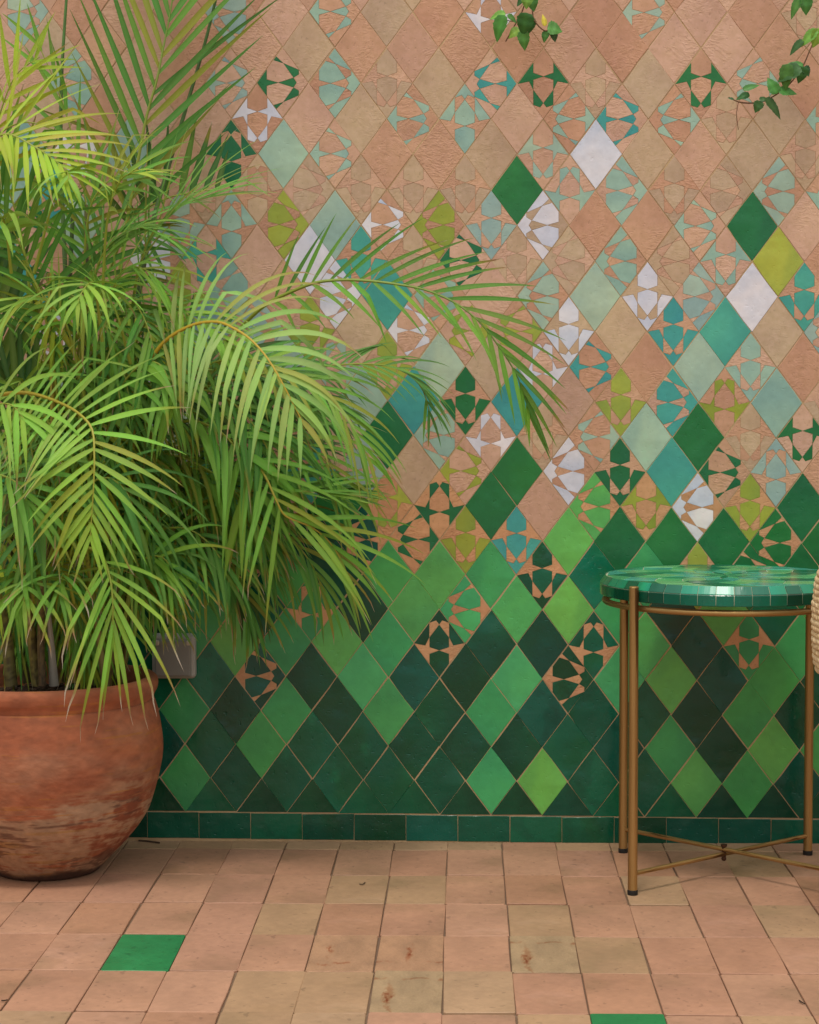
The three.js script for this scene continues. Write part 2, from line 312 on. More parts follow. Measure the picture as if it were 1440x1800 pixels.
// ------------------------------------------------------------------ terracotta pot and soil
const POT = V3(-1.099, 0, .322);
{
  const pot = thing('plant_pot', 'large weathered terracotta urn with a rolled rim, holding the palm', 'plant pot');
  const potMap = tex(1024, (u, v) => { // v runs up the pot; lime and dirt marks lie low down, brushed around
    const U = u * 1, a = fbm(U, v, 4, 6, 51), b = fbm(U, v, 6, 5, 53, 0, 3), c = fbm(U, v, 40, 4, 55), d = fbm(U, v, 3, 5, 57);
    let R = .645 + (a - .5) * .24, G = .37 + (a - .5) * .20, Bc = .24 + (a - .5) * .16;
    const band = fbm(U, v, 3, 5, 59, 0, 7), scr = fbm(U, v, 24, 3, 91, 0, 5);
    const or = ss(.52, .7, band) * .6; R = lerp(R, .70, or); G = lerp(G, .40, or); Bc = lerp(Bc, .23, or);
    const dust = ss(.45, .7, fbm(U, v, 5, 6, 71)) * .5; R = lerp(R, .66, dust); G = lerp(G, .49, dust); Bc = lerp(Bc, .38, dust);
    const low = ss(.52, .34, v + (d - .5) * .3), lime = low * ss(.30, .47, b * .55 + c * .2 + scr * .25 + (band - .5) * .4);
    R = lerp(R, .70, lime * .9); G = lerp(G, .565, lime * .9); Bc = lerp(Bc, .44, lime * .9);
    const och = low * ss(.55, .7, fbm(U, v, 4, 5, 95, 0, 12)) * .6; R = lerp(R, .66, och); G = lerp(G, .49, och); Bc = lerp(Bc, .27, och);
    const dk = low * ss(.53, .62, fbm(U, v, 5, 6, 61, 0, 3) * .7 + scr * .3) * .55; R = lerp(R, .36, dk); G = lerp(G, .21, dk); Bc = lerp(Bc, .15, dk);
    const ln = ss(.010, .0, Math.abs(v - .335 + (fbm(U, v, 3, 3, 66) - .5) * .06)) * ss(.4, .55, fbm(U, v, 16, 3, 67)) * .6; R = lerp(R, .36, ln); G = lerp(G, .22, ln); Bc = lerp(Bc, .16, ln);
    const yl = ss(.70, .76, fbm(U, v, 7, 4, 97, 0, 9)) * .5; R = lerp(R, .72, yl); G = lerp(G, .46, yl); Bc = lerp(Bc, .2, yl);
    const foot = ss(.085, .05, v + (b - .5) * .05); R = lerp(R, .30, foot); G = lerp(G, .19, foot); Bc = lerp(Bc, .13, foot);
    const g = .93 + (c - .5) * .26; return [R * g, G * g, Bc * g];
  }, true);
  potMap.repeat.set(2, 1);
  const bump = rep(tex(512, (u, v) => g3(.5 + (fbm(u, v, 4, 4, 81, 0, 4) - .5) * .4 + (fbm(u, v, 48, 3, 83) - .5) * .5)), 2, 1);
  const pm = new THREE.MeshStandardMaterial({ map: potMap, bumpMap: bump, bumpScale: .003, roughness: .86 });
  const ctrl = [[.118, 0], [.13, .006], [.156, .034], [.206, .087], [.2445, .141], [.2625, .187], [.281, .255], [.287, .312], [.2775, .384], [.266, .425]].map(p => new THREE.Vector2(...p));
  const body = new THREE.SplineCurve(ctrl).getPoints(48);
  const lat = p => { const g = new THREE.LatheGeometry(p, 96); const q = g.attributes.position, uv = g.attributes.uv; for (let i = 0; i < q.count; i++) { const th = Math.atan2(q.getZ(i), q.getX(i)), y = q.getY(i), k = 1 + .006 * Math.sin(th * 2 + y * 9) + .003 * Math.sin(th * 5 + y * 21); q.setX(i, q.getX(i) * k); q.setZ(i, q.getZ(i) * k); uv.setY(i, y / .5 * .94 + .03); } g.computeVertexNormals(); return g; };
  part(pot, 'pot_body', lat([new THREE.Vector2(.001, .0), ...body, new THREE.Vector2(.244, .43), new THREE.Vector2(.24, .38), new THREE.Vector2(.246, .33)]), pm);
  const rim = [[.2645, .4255], [.268, .436], [.2745, .448], [.2775, .462], [.2755, .474], [.268, .4805], [.257, .4815], [.249, .477], [.2445, .462], [.2435, .43]].map(p => new THREE.Vector2(...p));
  part(pot, 'rim', lat(new THREE.SplineCurve(rim).getPoints(36)), pm);
  pot.position.copy(POT); put(pot);
  const soil = new THREE.CircleGeometry(.2405, 64, 0, Math.PI * 2); soil.rotateX(-Math.PI / 2);
  const sm = new THREE.MeshStandardMaterial({ color: hex('#4a3627'), map: rep(roughMap, 5), bumpMap: rep(roughBump, 6), bumpScale: .012, roughness: 1 });
  const cl = []; const rr = rng(61);
  for (let i = 0; i < 420; i++) { const a = rr() * 6.283, d = Math.sqrt(rr()) * .228, s = .004 + rr() * .009, g = new THREE.IcosahedronGeometry(s, 0); g.scale(1, .6, 1.2); g.rotateY(rr() * 6); g.translate(Math.cos(a) * d, .001 + rr() * .004, Math.sin(a) * d); g.deleteAttribute('uv'); cl.push(g); }
  const flat = soil.toNonIndexed(); flat.deleteAttribute('uv'); cl.push(flat);
  const so = new THREE.Mesh(mergeGeometries(cl), sm); so.name = 'potting_soil'; so.position.set(POT.x, .425, POT.z); so.userData = { label: 'dark brown soil with clods inside the terracotta urn', category: 'soil', kind: 'stuff' }; put(so);
}

// ------------------------------------------------------------------ areca palm
{
  const palm = thing('areca_palm', 'bushy green palm with arching feather leaves growing from the terracotta urn', 'palm');
  const leafBump = rep(tex(256, (u, v) => g3(.5 + .3 * Math.sin(u * 6.2832 * 9) + (fbm(u, v, 16, 3, 5) - .5) * .4)), 1);
  const leafMat = new THREE.MeshPhysicalMaterial({ vertexColors: true, roughness: .5, transmission: .25, thickness: 0, specularIntensity: .7, bumpMap: leafBump, bumpScale: .0006 });
  const stalkMat = new THREE.MeshStandardMaterial({ vertexColors: true, roughness: .5 });
  const rest = [];
  const r = rng(2024);
  const cLin = h => { const c = new THREE.Color(h); return [c.r, c.g, c.b]; };
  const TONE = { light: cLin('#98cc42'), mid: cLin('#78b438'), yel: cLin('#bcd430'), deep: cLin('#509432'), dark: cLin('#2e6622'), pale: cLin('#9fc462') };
  const mixc = (a, b, t) => a.map((v, i) => lerp(v, b[i], t));
  const dry = cLin('#b5875a'), dry2 = cLin('#d8c7b0'), amber = cLin('#b59a24');
  function ribbon(o, d, n, len, wid, droop, col, tip, curl = 0, NS = 9) {
    // a folded blade from o along d, upper face n, sagging under its weight
    const pos = [], cols = [], uv = [], idx = []; let p = o.clone(), dir = d.clone().normalize(), nn = n.clone();
    const kink = r() < .09 ? 3 + Math.floor(r() * 4) : -1, step = len / NS, dn = V3(0, -1, 0), tw = (r() - .5) * .7;
    for (let i = 0; i <= NS; i++) {
      const s = i / NS, w = wid * (s < .12 ? lerp(.45, .85, s / .12) : s < .35 ? lerp(.85, 1, (s - .12) / .23) : Math.pow(1 - (s - .35) / .65, .82) + .02) * .5;
      nn.addScaledVector(dir, -nn.dot(dir)).normalize();
      const sd = V3().crossVectors(dir, nn).normalize(), fold = .34 * (1 - s * .5);
      const sw = sd.clone().multiplyScalar(Math.cos(tw * s)).addScaledVector(nn, Math.sin(tw * s));
      const a = p.clone().addScaledVector(sw, -w).addScaledVector(nn, w * fold), c = p.clone().addScaledVector(sw, w).addScaledVector(nn, w * fold);
      for (const q of [a, p, c]) pos.push(q.x, q.y, q.z);
      uv.push(0, s * 4, .5, s * 4, 1, s * 4);
      let cc = col; if (tip > 0) { const e = ss(1 - tip - .05, 1 - tip + .02, s); cc = mixc(cc, s > 1 - tip * .55 ? dry2 : dry, e); if (s > 1 - tip - .17 && e < .5) cc = mixc(cc, amber, .5); }
      cols.push(...cc, ...mixc(cc, [.5, .55, .2], .12), ...mixc(cc, [0, 0, 0], .05));
      if (i < NS) { const b = i * 3; idx.push(b, b + 1, b + 4, b, b + 4, b + 3, b + 1, b + 2, b + 5, b + 1, b + 5, b + 4); }
      dir.addScaledVector(dn, droop * (.4 + 1.7 * s) / NS).addScaledVector(nn, curl / NS).normalize();
      if (i === kink) dir.addScaledVector(dn, .8).normalize();
      if (tip > 0 && s > 1 - tip) dir.add(V3((r() - .5) * .5, (r() - .5) * .3, (r() - .5) * .3)).normalize();
      p = p.clone().addScaledVector(dir, step);
    }
    const g = new THREE.BufferGeometry(); g.setAttribute('position', new THREE.Float32BufferAttribute(pos, 3)); g.setAttribute('color', new THREE.Float32BufferAttribute(cols, 3)); g.setAttribute('uv', new THREE.Float32BufferAttribute(uv, 2)); g.setIndex(idx); g.computeVertexNormals(); return g;
  }
  function tube(pts, r0, r1, c0, c1, seg = 36, spots = 0) {
    const cv = new THREE.CatmullRomCurve3(pts), g = new THREE.TubeGeometry(cv, seg, 1, 8), q = g.attributes.position, cols = [], rr = rng(9 + seg);
    for (let i = 0; i < q.count; i++) {
      const ring = Math.floor(i / 9), t = ring / seg, c = cv.getPointAt(t), rad = lerp(r0, r1, t), v = V3(q.getX(i), q.getY(i), q.getZ(i)).sub(c).multiplyScalar(rad); q.setXYZ(i, c.x + v.x, c.y + v.y, c.z + v.z);
      let cc = mixc(c0, c1, t); if (spots && rr() < spots) cc = mixc(cc, [.04, .025, .01], .75); cols.push(...cc);
    }
    g.setAttribute('color', new THREE.Float32BufferAttribute(cols, 3)); g.computeVertexNormals(); return { g, cv };
  }
  const stalkA = cLin('#8f9a32'), stalkY = cLin('#b79a2a'), stalkG = cLin('#5f8433');
  let nLeaf = 0;
  // one leaf of the palm: midrib through pts, n leaflets a side between t0 and t1
  function frond(o) {
    const pts = o.pts.map(p => at(...p)), N0 = V3(...(o.N || [0, .45, 1])).normalize();
    const { g, cv } = tube(pts, o.r0 || .0042, .0012, o.c0 || stalkA, o.c1 || stalkA, 40);
    const f = new THREE.Group(); f.name = 'frond'; palm.add(f); part(f, 'midrib', g, stalkMat);
    const t0 = o.t0 ?? .15, n = o.n || 18, base = TONE[o.tone || 'mid'];
    for (const side of (o.sides || [1, -1])) for (let i = 0; i < n; i++) {
      const u = (i + .5 + (r() - .5) * .35 + side * .12) / n, t = Math.min(1, lerp(t0, 1, u)), p = cv.getPointAt(t), T = cv.getTangentAt(t);
      let N = N0.clone().addScaledVector(T, -N0.dot(T)).normalize(); const S = V3().crossVectors(N, T).multiplyScalar(side);
      const th = lerp(o.a0 ?? 60, o.a1 ?? 22, Math.pow(u, o.pw || 1.15)) * Math.PI / 180 + (r() - .5) * (o.own ? .16 : .4);
      const d = T.clone().multiplyScalar(Math.cos(th)).addScaledVector(S, Math.sin(th)).addScaledVector(N, (o.lift ?? .12) + (r() - .5) * .12);
      const prof = (.55 + .45 * Math.sin(Math.PI * Math.min(1, .12 + u * .8))) * (u > .8 ? lerp(1, .7, (u - .8) / .2) : 1);
      const len = (o.L || .3) * prof * (1 + (r() - .5) * .16) * (side < 0 ? (o.Lr ?? 1) : 1), wid = (o.w || .017) * (.85 + r() * .25) * (.7 + .3 * prof);
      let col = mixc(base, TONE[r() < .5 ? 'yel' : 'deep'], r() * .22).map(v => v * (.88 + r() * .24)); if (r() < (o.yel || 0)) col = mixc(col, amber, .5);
      const tip = r() < (o.dry ?? .22) ? (o.tl || .05) + r() * .1 : 0;
      const gg = ribbon(p, d, N, len, wid, (o.droop ?? .5) * (.8 + r() * .4), col, tip, o.curl || 0, o.NS || 9);
      if (o.own && nLeaf < 296) { part(f, 'leaflet', gg, leafMat); nLeaf++; } else rest.push(gg);
    }
  }
  const FR = [];
  // in front, largest in the photograph
  FR.push({ own: 1, tone: 'pale', pts: [[236, 690, .42], [285, 605, .47], [340, 571, .52], [382, 566, .56], [411, 577, .6], [440, 596, .63], [469, 628, .66], [496, 672, .69], [513, 705, .70], [532, 742, .71]], t0: .2, n: 20, L: .265, w: .0158, a0: 82, a1: 20, pw: 1.7, droop: .95, N: [-.2, .6, .9], dry: .3, yel: .2, c0: stalkY, c1: stalkY, r0: .0055 });
  FR.push({ own: 1, tone: 'light', pts: [[-30, 700, .42], [40, 690, .5], [100, 706, .58], [140, 728, .64], [162, 755, .68], [166, 800, .71], [165, 850, .72], [162, 900, .72], [159, 950, .72]], t0: .22, n: 22, L: .235, w: .0142, a0: 84, a1: 16, pw: 2.1, droop: .32, tl: .06, N: [0, .45, 1], dry: .5, yel: .1, c0: stalkY, c1: stalkA, r0: .0055 });
  FR.push({ own: 1, tone: 'deep', pts: [[400, 600, .3], [464, 538, .36], [514, 512, .4], [559, 496, .43], [620, 492, .45], [700, 500, .47], [753, 511, .48], [806, 536, .49], [845, 568, .5], [879, 612, .5], [906, 655, .5], [922, 695, .49], [932, 735, .48]], t0: .16, n: 22, L: .25, w: .0128, sides: [1], a0: 46, a1: 8, droop: .2, N: [-.12, .3, 1], lift: .1, dry: .12, c0: stalkA, c1: stalkG, r0: .005 });
  FR.push({ own: 1, tone: 'mid', pts: [[400, 600, .3], [464, 538, .36], [514, 512, .4], [559, 496, .43], [620, 492, .45], [700, 500, .47], [753, 511, .48], [806, 536, .49], [845, 568, .5], [879, 612, .5], [906, 655, .5], [922, 695, .49], [932, 735, .48]], t0: .16, n: 16, L: .2, w: .0115, sides: [-1], r0: .002, a0: 48, a1: 10, droop: .3, N: [-.12, .3, 1], lift: .1, dry: .12, c0: stalkA, c1: stalkG });
  FR.push({ own: 1, tone: 'deep', pts: [[205, 520, .12], [222, 400, .14], [244, 275, .15], [259, 200, .15], [275, 144, .15], [288, 80, .14], [298, 30, .13], [306, -20, .12], [314, -80, .11]], t0: .2, n: 15, L: .42, w: .0165, a0: 36, a1: 24, yel: .3, droop: .05, N: [.1, .1, 1], lift: .02, dry: .05, c0: cLin('#a5a83a'), c1: stalkG, r0: .006 });
  FR.push({ own: 1, tone: 'yel', pts: [[-80, 330, .45], [-30, 262, .5], [10, 236, .54], [60, 258, .58], [100, 285, .61], [121, 305, .62]], t0: .1, n: 17, L: .24, w: .014, a0: 70, a1: 20, droop: .32, N: [0, .7, .8], dry: .1, yel: .15, Lr: .95 });
  FR.push({ own: 1, tone: 'light', pts: [[150, 960, .5], [178, 975, .55], [192, 1010, .6], [198, 1050, .63], [199, 1090, .64], [200, 1120, .645]], t0: .3, n: 8, L: .31, w: .0125, a0: 48, a1: 6, droop: .5, N: [0, .3, 1], dry: 1, tl: .16, lift: .03 });
  FR.push({ own: 1, tone: 'light', pts: [[180, 600, .5], [165, 500, .56], [155, 500, .60], [143, 516, .63], [136, 535, .65]], t0: .4, n: 8, L: .17, w: .013, a0: 85, a1: 15, droop: 1.0, N: [0, .8, .6], dry: .05 });
  FR.push({ own: 1, tone: 'mid', pts: [[380, 760, .34], [430, 790, .4], [465, 835, .43], [486, 880, .45], [500, 905, .45], [546, 926, .44], [575, 948, .43], [604, 990, .42]], t0: .25, n: 10, L: .3, w: .0135, a0: 46, a1: 14, droop: .5, N: [.2, .3, 1], dry: .4, yel: .15, c1: stalkY });
  FR.push({ own: 1, tone: 'mid', pts: [[-40, 860, .5], [-10, 835, .56], [30, 850, .6], [55, 900, .62]], t0: .1, n: 9, L: .27, w: .016, a0: 60, a1: 10, droop: .8, N: [.2, .6, .8], dry: .3 });
  FR.push({ own: 1, tone: 'light', pts: [[60, 480, .5], [95, 350, .55], [112, 312, .6], [119, 303, .64], [121, 318, .66]], t0: .7, n: 5, L: .16, w: .0125, a0: 95, a1: 20, droop: 1.1, N: [0, .8, .6], dry: .0 });
  FR.push({ own: 1, tone: 'light', pts: [[230, 640, .45], [200, 540, .5], [170, 500, .54], [150, 503, .56], [158, 506, .57]], t0: .72, n: 6, L: .2, w: .010, a0: 75, a1: 40, droop: .9, N: [0, .9, .5], dry: .05 });
  FR.push({ own: 1, tone: 'dark', pts: [[190, 480, .1], [235, 385, .12], [290, 350, .13], [340, 338, .13], [385, 332, .12]], t0: .3, n: 9, L: .22, w: .02, a0: 78, a1: 60, droop: -.02, N: [.1, .1, 1], sides: [1], lift: .02, dry: .1 });
  FR.push({ own: 1, tone: 'mid', pts: [[230, 560, .3], [245, 470, .34], [275, 400, .36], [320, 360, .36], [370, 346, .35]], t0: .3, n: 12, L: .28, w: .009, a0: 40, a1: 8, droop: .28, N: [0, .9, .5], dry: .5, yel: .3 });
  FR.push({ own: 1, tone: 'yel', pts: [[180, 520, .4], [190, 380, .45], [205, 330, .48], [222, 308, .5], [250, 305, .52]], t0: .55, n: 6, L: .17, w: .013, a0: 65, a1: 15, droop: .35, N: [0, .9, .5], dry: .1 });
  FR.push({ own: 1, tone: 'light', pts: [[20, 480, .5], [10, 400, .56], [5, 385, .58], [2, 395, .6]], t0: .6, n: 4, L: .19, w: .015, a0: 60, a1: 20, droop: .9, N: [0, .8, .6], dry: .4 });
  FR.push({ own: 1, tone: 'yel', pts: [[-70, 420, .4], [-35, 300, .46], [0, 235, .5], [45, 215, .52], [95, 228, .53]], t0: .25, n: 9, L: .24, w: .0135, sides: [1], a0: 80, a1: 34, droop: .12, N: [.1, .4, 1], dry: .1, yel: .2 });
  FR.push({ tone: 'light', pts: [[60, 1060, .46], [50, 1020, .52], [44, 1035, .57], [42, 1065, .6]], t0: .3, n: 6, L: .2, w: .013, a0: 66, a1: 10, droop: .7, N: [0, .4, 1], dry: 1, tl: .12 });
  FR.push({ tone: 'mid', pts: [[130, 1060, .46], [118, 1010, .52], [108, 1015, .57], [104, 1040, .6]], t0: .3, n: 6, L: .22, w: .013, a0: 66, a1: 10, droop: .7, N: [0, .4, 1], dry: .8, tl: .12 });
  FR.push({ tone: 'mid', pts: [[230, 1040, .38], [250, 985, .42], [285, 980, .45], [310, 1010, .46]], t0: .3, n: 6, L: .22, w: .0135, a0: 62, a1: 10, droop: .7, N: [0, .4, 1], dry: .8, tl: .1 });
  FR.push({ tone: 'light', pts: [[-40, 760, .5], [-10, 715, .56], [20, 712, .6], [45, 740, .63]], t0: .3, n: 6, L: .24, w: .016, a0: 60, a1: 10, droop: .8, N: [0, .5, 1], dry: .3 });
  FR.push({ tone: 'yel', pts: [[-60, 500, .36], [-30, 330, .4], [0, 200, .42], [30, 130, .42], [70, 100, .41]], t0: .35, n: 12, L: .21, w: .012, a0: 60, a1: 26, droop: .12, N: [.1, .3, 1], dry: .1, yel: .2 });
  FR.push({ tone: 'mid', pts: [[60, 560, .3], [30, 380, .32], [-5, 290, .33], [-50, 230, .33]], t0: .3, n: 14, L: .24, w: .013, a0: 58, a1: 26, droop: .2, N: [.1, .4, 1], dry: .15 });
  FR.push({ tone: 'mid', pts: [[150, 560, .3], [150, 430, .33], [165, 350, .35], [205, 310, .36], [260, 305, .36]], t0: .35, n: 13, L: .2, w: .011, a0: 58, a1: 14, droop: .4, N: [0, .6, 1], dry: .2, yel: .2 });
  FR.push({ tone: 'deep', pts: [[230, 980, .35], [262, 1010, .38], [285, 1050, .39], [300, 1085, .39]], t0: .3, n: 7, L: .15, w: .011, a0: 44, a1: 8, droop: .4, N: [0, .3, 1], dry: .5 });
  // behind
  const back = (o) => FR.push({ dry: .15, ...o });
  back({ tone: 'deep', pts: [[240, 720, .25], [330, 690, .3], [450, 660, .32], [560, 645, .3], [640, 640, .27], [700, 648, .24], [740, 680, .22], [757, 730, .21]], t0: .3, n: 20, L: .19, w: .010, a0: 55, a1: 12, droop: .6, N: [0, .8, .6] });
  back({ tone: 'mid', pts: [[250, 760, .3], [330, 660, .36], [420, 630, .4], [500, 650, .42], [570, 690, .42], [620, 750, .41], [650, 810, .4]], t0: .3, n: 18, L: .24, w: .012, a0: 60, a1: 15, droop: .7, N: [0, .8, .6], yel: .2 });
  back({ tone: 'deep', pts: [[200, 900, .25], [320, 850, .3], [420, 835, .32], [500, 845, .3], [560, 860, .27], [610, 862, .25]], t0: .35, n: 14, L: .22, w: .016, a0: 40, a1: 6, droop: .18, N: [0, .9, .5] });
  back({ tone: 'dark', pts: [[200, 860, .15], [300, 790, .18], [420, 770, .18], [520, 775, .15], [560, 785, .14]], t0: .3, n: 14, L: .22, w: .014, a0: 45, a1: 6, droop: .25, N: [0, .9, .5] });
  back({ tone: 'deep', pts: [[220, 800, .3], [300, 700, .34], [380, 690, .38], [440, 740, .4], [475, 800, .4], [490, 860, .39]], t0: .3, n: 18, L: .26, w: .013, a0: 65, a1: 12, droop: .85, N: [.1, .7, .7] });
  back({ tone: 'mid', pts: [[200, 900, .25], [290, 830, .3], [370, 830, .34], [420, 880, .36], [445, 950, .36]], t0: .25, n: 16, L: .24, w: .012, a0: 60, a1: 12, droop: .9, N: [.1, .7, .7] });
  back({ tone: 'deep', pts: [[200, 960, .25], [300, 890, .28], [390, 900, .3], [450, 950, .3], [480, 1010, .3]], t0: .2, n: 16, L: .22, w: .011, a0: 58, a1: 12, droop: .9, N: [.1, .6, .8], yel: .1 });
  back({ tone: 'deep', pts: [[190, 1010, .3], [260, 940, .36], [330, 930, .4], [380, 970, .42], [405, 1030, .42]], t0: .2, n: 13, L: .2, w: .0125, a0: 55, a1: 12, droop: 1.0, N: [.1, .6, .8], dry: .4 });
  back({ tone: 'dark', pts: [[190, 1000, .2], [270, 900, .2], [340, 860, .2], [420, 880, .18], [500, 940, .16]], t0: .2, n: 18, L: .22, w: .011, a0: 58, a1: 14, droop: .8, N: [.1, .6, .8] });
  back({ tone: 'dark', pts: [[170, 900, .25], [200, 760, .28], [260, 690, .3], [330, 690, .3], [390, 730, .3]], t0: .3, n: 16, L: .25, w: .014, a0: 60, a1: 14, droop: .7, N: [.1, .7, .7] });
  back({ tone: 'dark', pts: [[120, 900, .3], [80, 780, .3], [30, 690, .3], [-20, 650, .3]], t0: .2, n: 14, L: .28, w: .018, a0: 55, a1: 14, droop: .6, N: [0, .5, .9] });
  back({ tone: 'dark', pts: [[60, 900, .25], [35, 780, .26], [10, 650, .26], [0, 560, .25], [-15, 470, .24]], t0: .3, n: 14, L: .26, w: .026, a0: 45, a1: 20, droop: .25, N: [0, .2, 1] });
  back({ tone: 'deep', pts: [[120, 860, .35], [80, 560, .4], [40, 440, .44], [15, 390, .46], [-20, 330, .48]], t0: .45, n: 14, L: .28, w: .016, a0: 62, a1: 30, droop: .25, N: [.2, .5, .9] });
  back({ tone: 'mid', pts: [[140, 860, .4], [200, 700, .44], [250, 640, .46], [280, 640, .48], [300, 680, .5], [305, 730, .5]], t0: .35, n: 12, L: .22, w: .016, a0: 75, a1: 15, droop: 1.0, N: [0, .7, .7] });
  back({ tone: 'deep', pts: [[110, 960, .42], [150, 860, .46], [190, 840, .5], [225, 870, .52], [240, 930, .52]], t0: .3, n: 12, L: .24, w: .014, a0: 60, a1: 12, droop: .9, N: [0, .7, .7] });
  back({ tone: 'deep', pts: [[80, 1000, .42], [110, 900, .46], [90, 880, .5], [60, 920, .53], [45, 980, .54]], t0: .3, n: 11, L: .24, w: .014, a0: 60, a1: 12, droop: .9, N: [0, .7, .7], dry: .5 });
  back({ tone: 'mid', pts: [[60, 1060, .42], [45, 1000, .48], [30, 1010, .52], [20, 1050, .54]], t0: .3, n: 7, L: .2, w: .013, a0: 60, a1: 12, droop: .9, N: [0, .6, .8], dry: .7 });
  back({ tone: 'deep', pts: [[190, 1060, .35], [230, 990, .4], [275, 985, .44], [300, 1020, .46]], t0: .2, n: 9, L: .2, w: .014, a0: 60, a1: 12, droop: .9, N: [0, .6, .8], dry: .4 });
  back({ tone: 'deep', pts: [[140, 820, .2], [150, 600, .22], [180, 450, .24], [215, 400, .25], [260, 420, .26]], t0: .5, n: 12, L: .26, w: .014, a0: 65, a1: 20, droop: .6, N: [0, .7, .7] });
  back({ tone: 'mid', pts: [[130, 800, .35], [150, 560, .38], [185, 440, .4], [240, 400, .42], [300, 420, .44]], t0: .5, n: 12, L: .24, w: .009, a0: 50, a1: 12, droop: .5, N: [0, .9, .5] });
  back({ tone: 'mid', pts: [[150, 900, .2], [160, 600, .2], [150, 350, .18], [110, 180, .16], [60, 60, .15]], t0: .5, n: 7, L: .2, w: .012, a0: 28, a1: 16, droop: .1, N: [0, .2, 1] });
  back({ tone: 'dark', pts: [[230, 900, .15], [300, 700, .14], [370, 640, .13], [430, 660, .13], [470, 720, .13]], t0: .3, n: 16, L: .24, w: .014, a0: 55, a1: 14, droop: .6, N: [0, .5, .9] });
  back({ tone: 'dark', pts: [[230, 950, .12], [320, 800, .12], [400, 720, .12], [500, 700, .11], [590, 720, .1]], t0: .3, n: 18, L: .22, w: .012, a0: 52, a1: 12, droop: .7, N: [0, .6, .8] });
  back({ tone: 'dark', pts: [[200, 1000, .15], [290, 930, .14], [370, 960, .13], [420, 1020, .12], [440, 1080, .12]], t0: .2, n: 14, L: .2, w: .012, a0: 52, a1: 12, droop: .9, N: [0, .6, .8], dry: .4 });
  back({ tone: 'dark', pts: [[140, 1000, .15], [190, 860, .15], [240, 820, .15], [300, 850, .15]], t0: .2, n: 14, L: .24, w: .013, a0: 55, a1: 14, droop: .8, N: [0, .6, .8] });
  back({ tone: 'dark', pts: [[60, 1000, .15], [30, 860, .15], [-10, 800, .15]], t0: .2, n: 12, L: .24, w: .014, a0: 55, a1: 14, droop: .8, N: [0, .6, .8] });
  back({ tone: 'mid', pts: [[300, 900, .3], [400, 870, .34], [480, 860, .36], [560, 862, .36], [600, 868, .36]], t0: .55, n: 6, L: .2, w: .017, a0: 30, a1: 6, droop: .1, N: [0, .9, .4] });
  back({ tone: 'mid', pts: [[330, 800, .28], [440, 760, .3], [520, 770, .3], [580, 820, .29], [610, 880, .28]], t0: .3, n: 11, L: .27, w: .0125, a0: 58, a1: 14, droop: .75, N: [.1, .7, .7], yel: .15, dry: .35 });
  back({ tone: 'deep', pts: [[300, 960, .25], [400, 900, .26], [480, 920, .26], [540, 980, .25], [570, 1040, .24]], t0: .25, n: 10, L: .26, w: .013, a0: 52, a1: 12, droop: .8, N: [.1, .5, .9], yel: .2, dry: .5 });
  back({ tone: 'deep', pts: [[250, 1000, .22], [330, 960, .24], [390, 980, .25], [430, 1040, .25], [445, 1090, .25]], t0: .2, n: 12, L: .22, w: .012, a0: 48, a1: 10, droop: .8, N: [.1, .5, .9], yel: .1, dry: .6 });
  back({ tone: 'mid', pts: [[260, 760, .38], [340, 740, .42], [400, 770, .44], [430, 830, .44], [435, 900, .43]], t0: .3, n: 8, L: .27, w: .02, a0: 60, a1: 14, droop: 1.0, N: [.1, .7, .7], dry: .2 });
  back({ tone: 'deep', pts: [[250, 700, .22], [330, 650, .22], [420, 640, .22], [500, 670, .21], [560, 730, .2]], t0: .3, n: 18, L: .26, w: .012, a0: 58, a1: 14, droop: .7, N: [.1, .7, .7], yel: .1 });
  back({ tone: 'light', pts: [[190, 640, .36], [195, 520, .38], [225, 470, .4], [265, 480, .41], [290, 520, .41]], t0: .4, n: 11, L: .19, w: .009, a0: 55, a1: 12, droop: .8, N: [0, .8, .6], yel: .2 });
  back({ tone: 'light', pts: [[150, 700, .42], [110, 560, .46], [60, 520, .5], [20, 540, .52], [-10, 590, .53]], t0: .4, n: 10, L: .2, w: .010, a0: 60, a1: 14, droop: .8, N: [0, .8, .6], yel: .2 });
  { // the thicket of small thin leaves between the canes
    const q = rng(616), tones = ['light', 'mid', 'mid', 'deep', 'yel', 'deep'];
    for (let i = 0; i < 64; i++) {
      const low = i % 4 === 3, sx = 30 + q() * (i % 3 ? 200 : 130), sy = low ? 960 + q() * 110 : 560 + q() * 440, z = .14 + q() * .2, a = (q() - .42) * 2.6, R = low ? 60 + q() * 70 : 90 + q() * 150;
      const dx = Math.sin(a) * R + (low ? 0 : sy > 700 ? 50 : -20), up = low ? 25 : 45 + q() * 60, fall = low ? 60 + q() * 60 : 20 + q() * 120, dz = .03 + q() * .12;
      back({ tone: tones[Math.floor(q() * 6)], pts: [[sx, sy + 60, z], [sx + dx * .35, sy - up, z + dz * .4], [sx + dx * .75, sy - up * .7 + fall * .15, z + dz * .8], [sx + dx, sy - up * .3 + fall * .6, z + dz], [sx + dx * 1.1, sy + fall, z + dz]],
        t0: .3, n: 9 + Math.floor(q() * 6), L: low ? .15 + q() * .05 : .16 + q() * .09, w: .0075 + q() * .006, a0: 62, a1: 12, droop: .5 + q() * .6, N: [(q() - .5) * .5, .7, .6], dry: .35, yel: q() * .3, r0: .003 });
    }
  }
  FR.forEach(frond);
  const lv = part(palm, 'leaflets', mergeGeometries(rest), leafMat); lv.userData.kind = 'stuff';
  // canes and leaf stalks
  const cane = (pts, r0, r1, c0, c1, sp) => part(palm, 'stem', tube(pts.map(p => at(...p)), r0, r1, cLin(c0), cLin(c1), 60, sp).g, stalkMat);
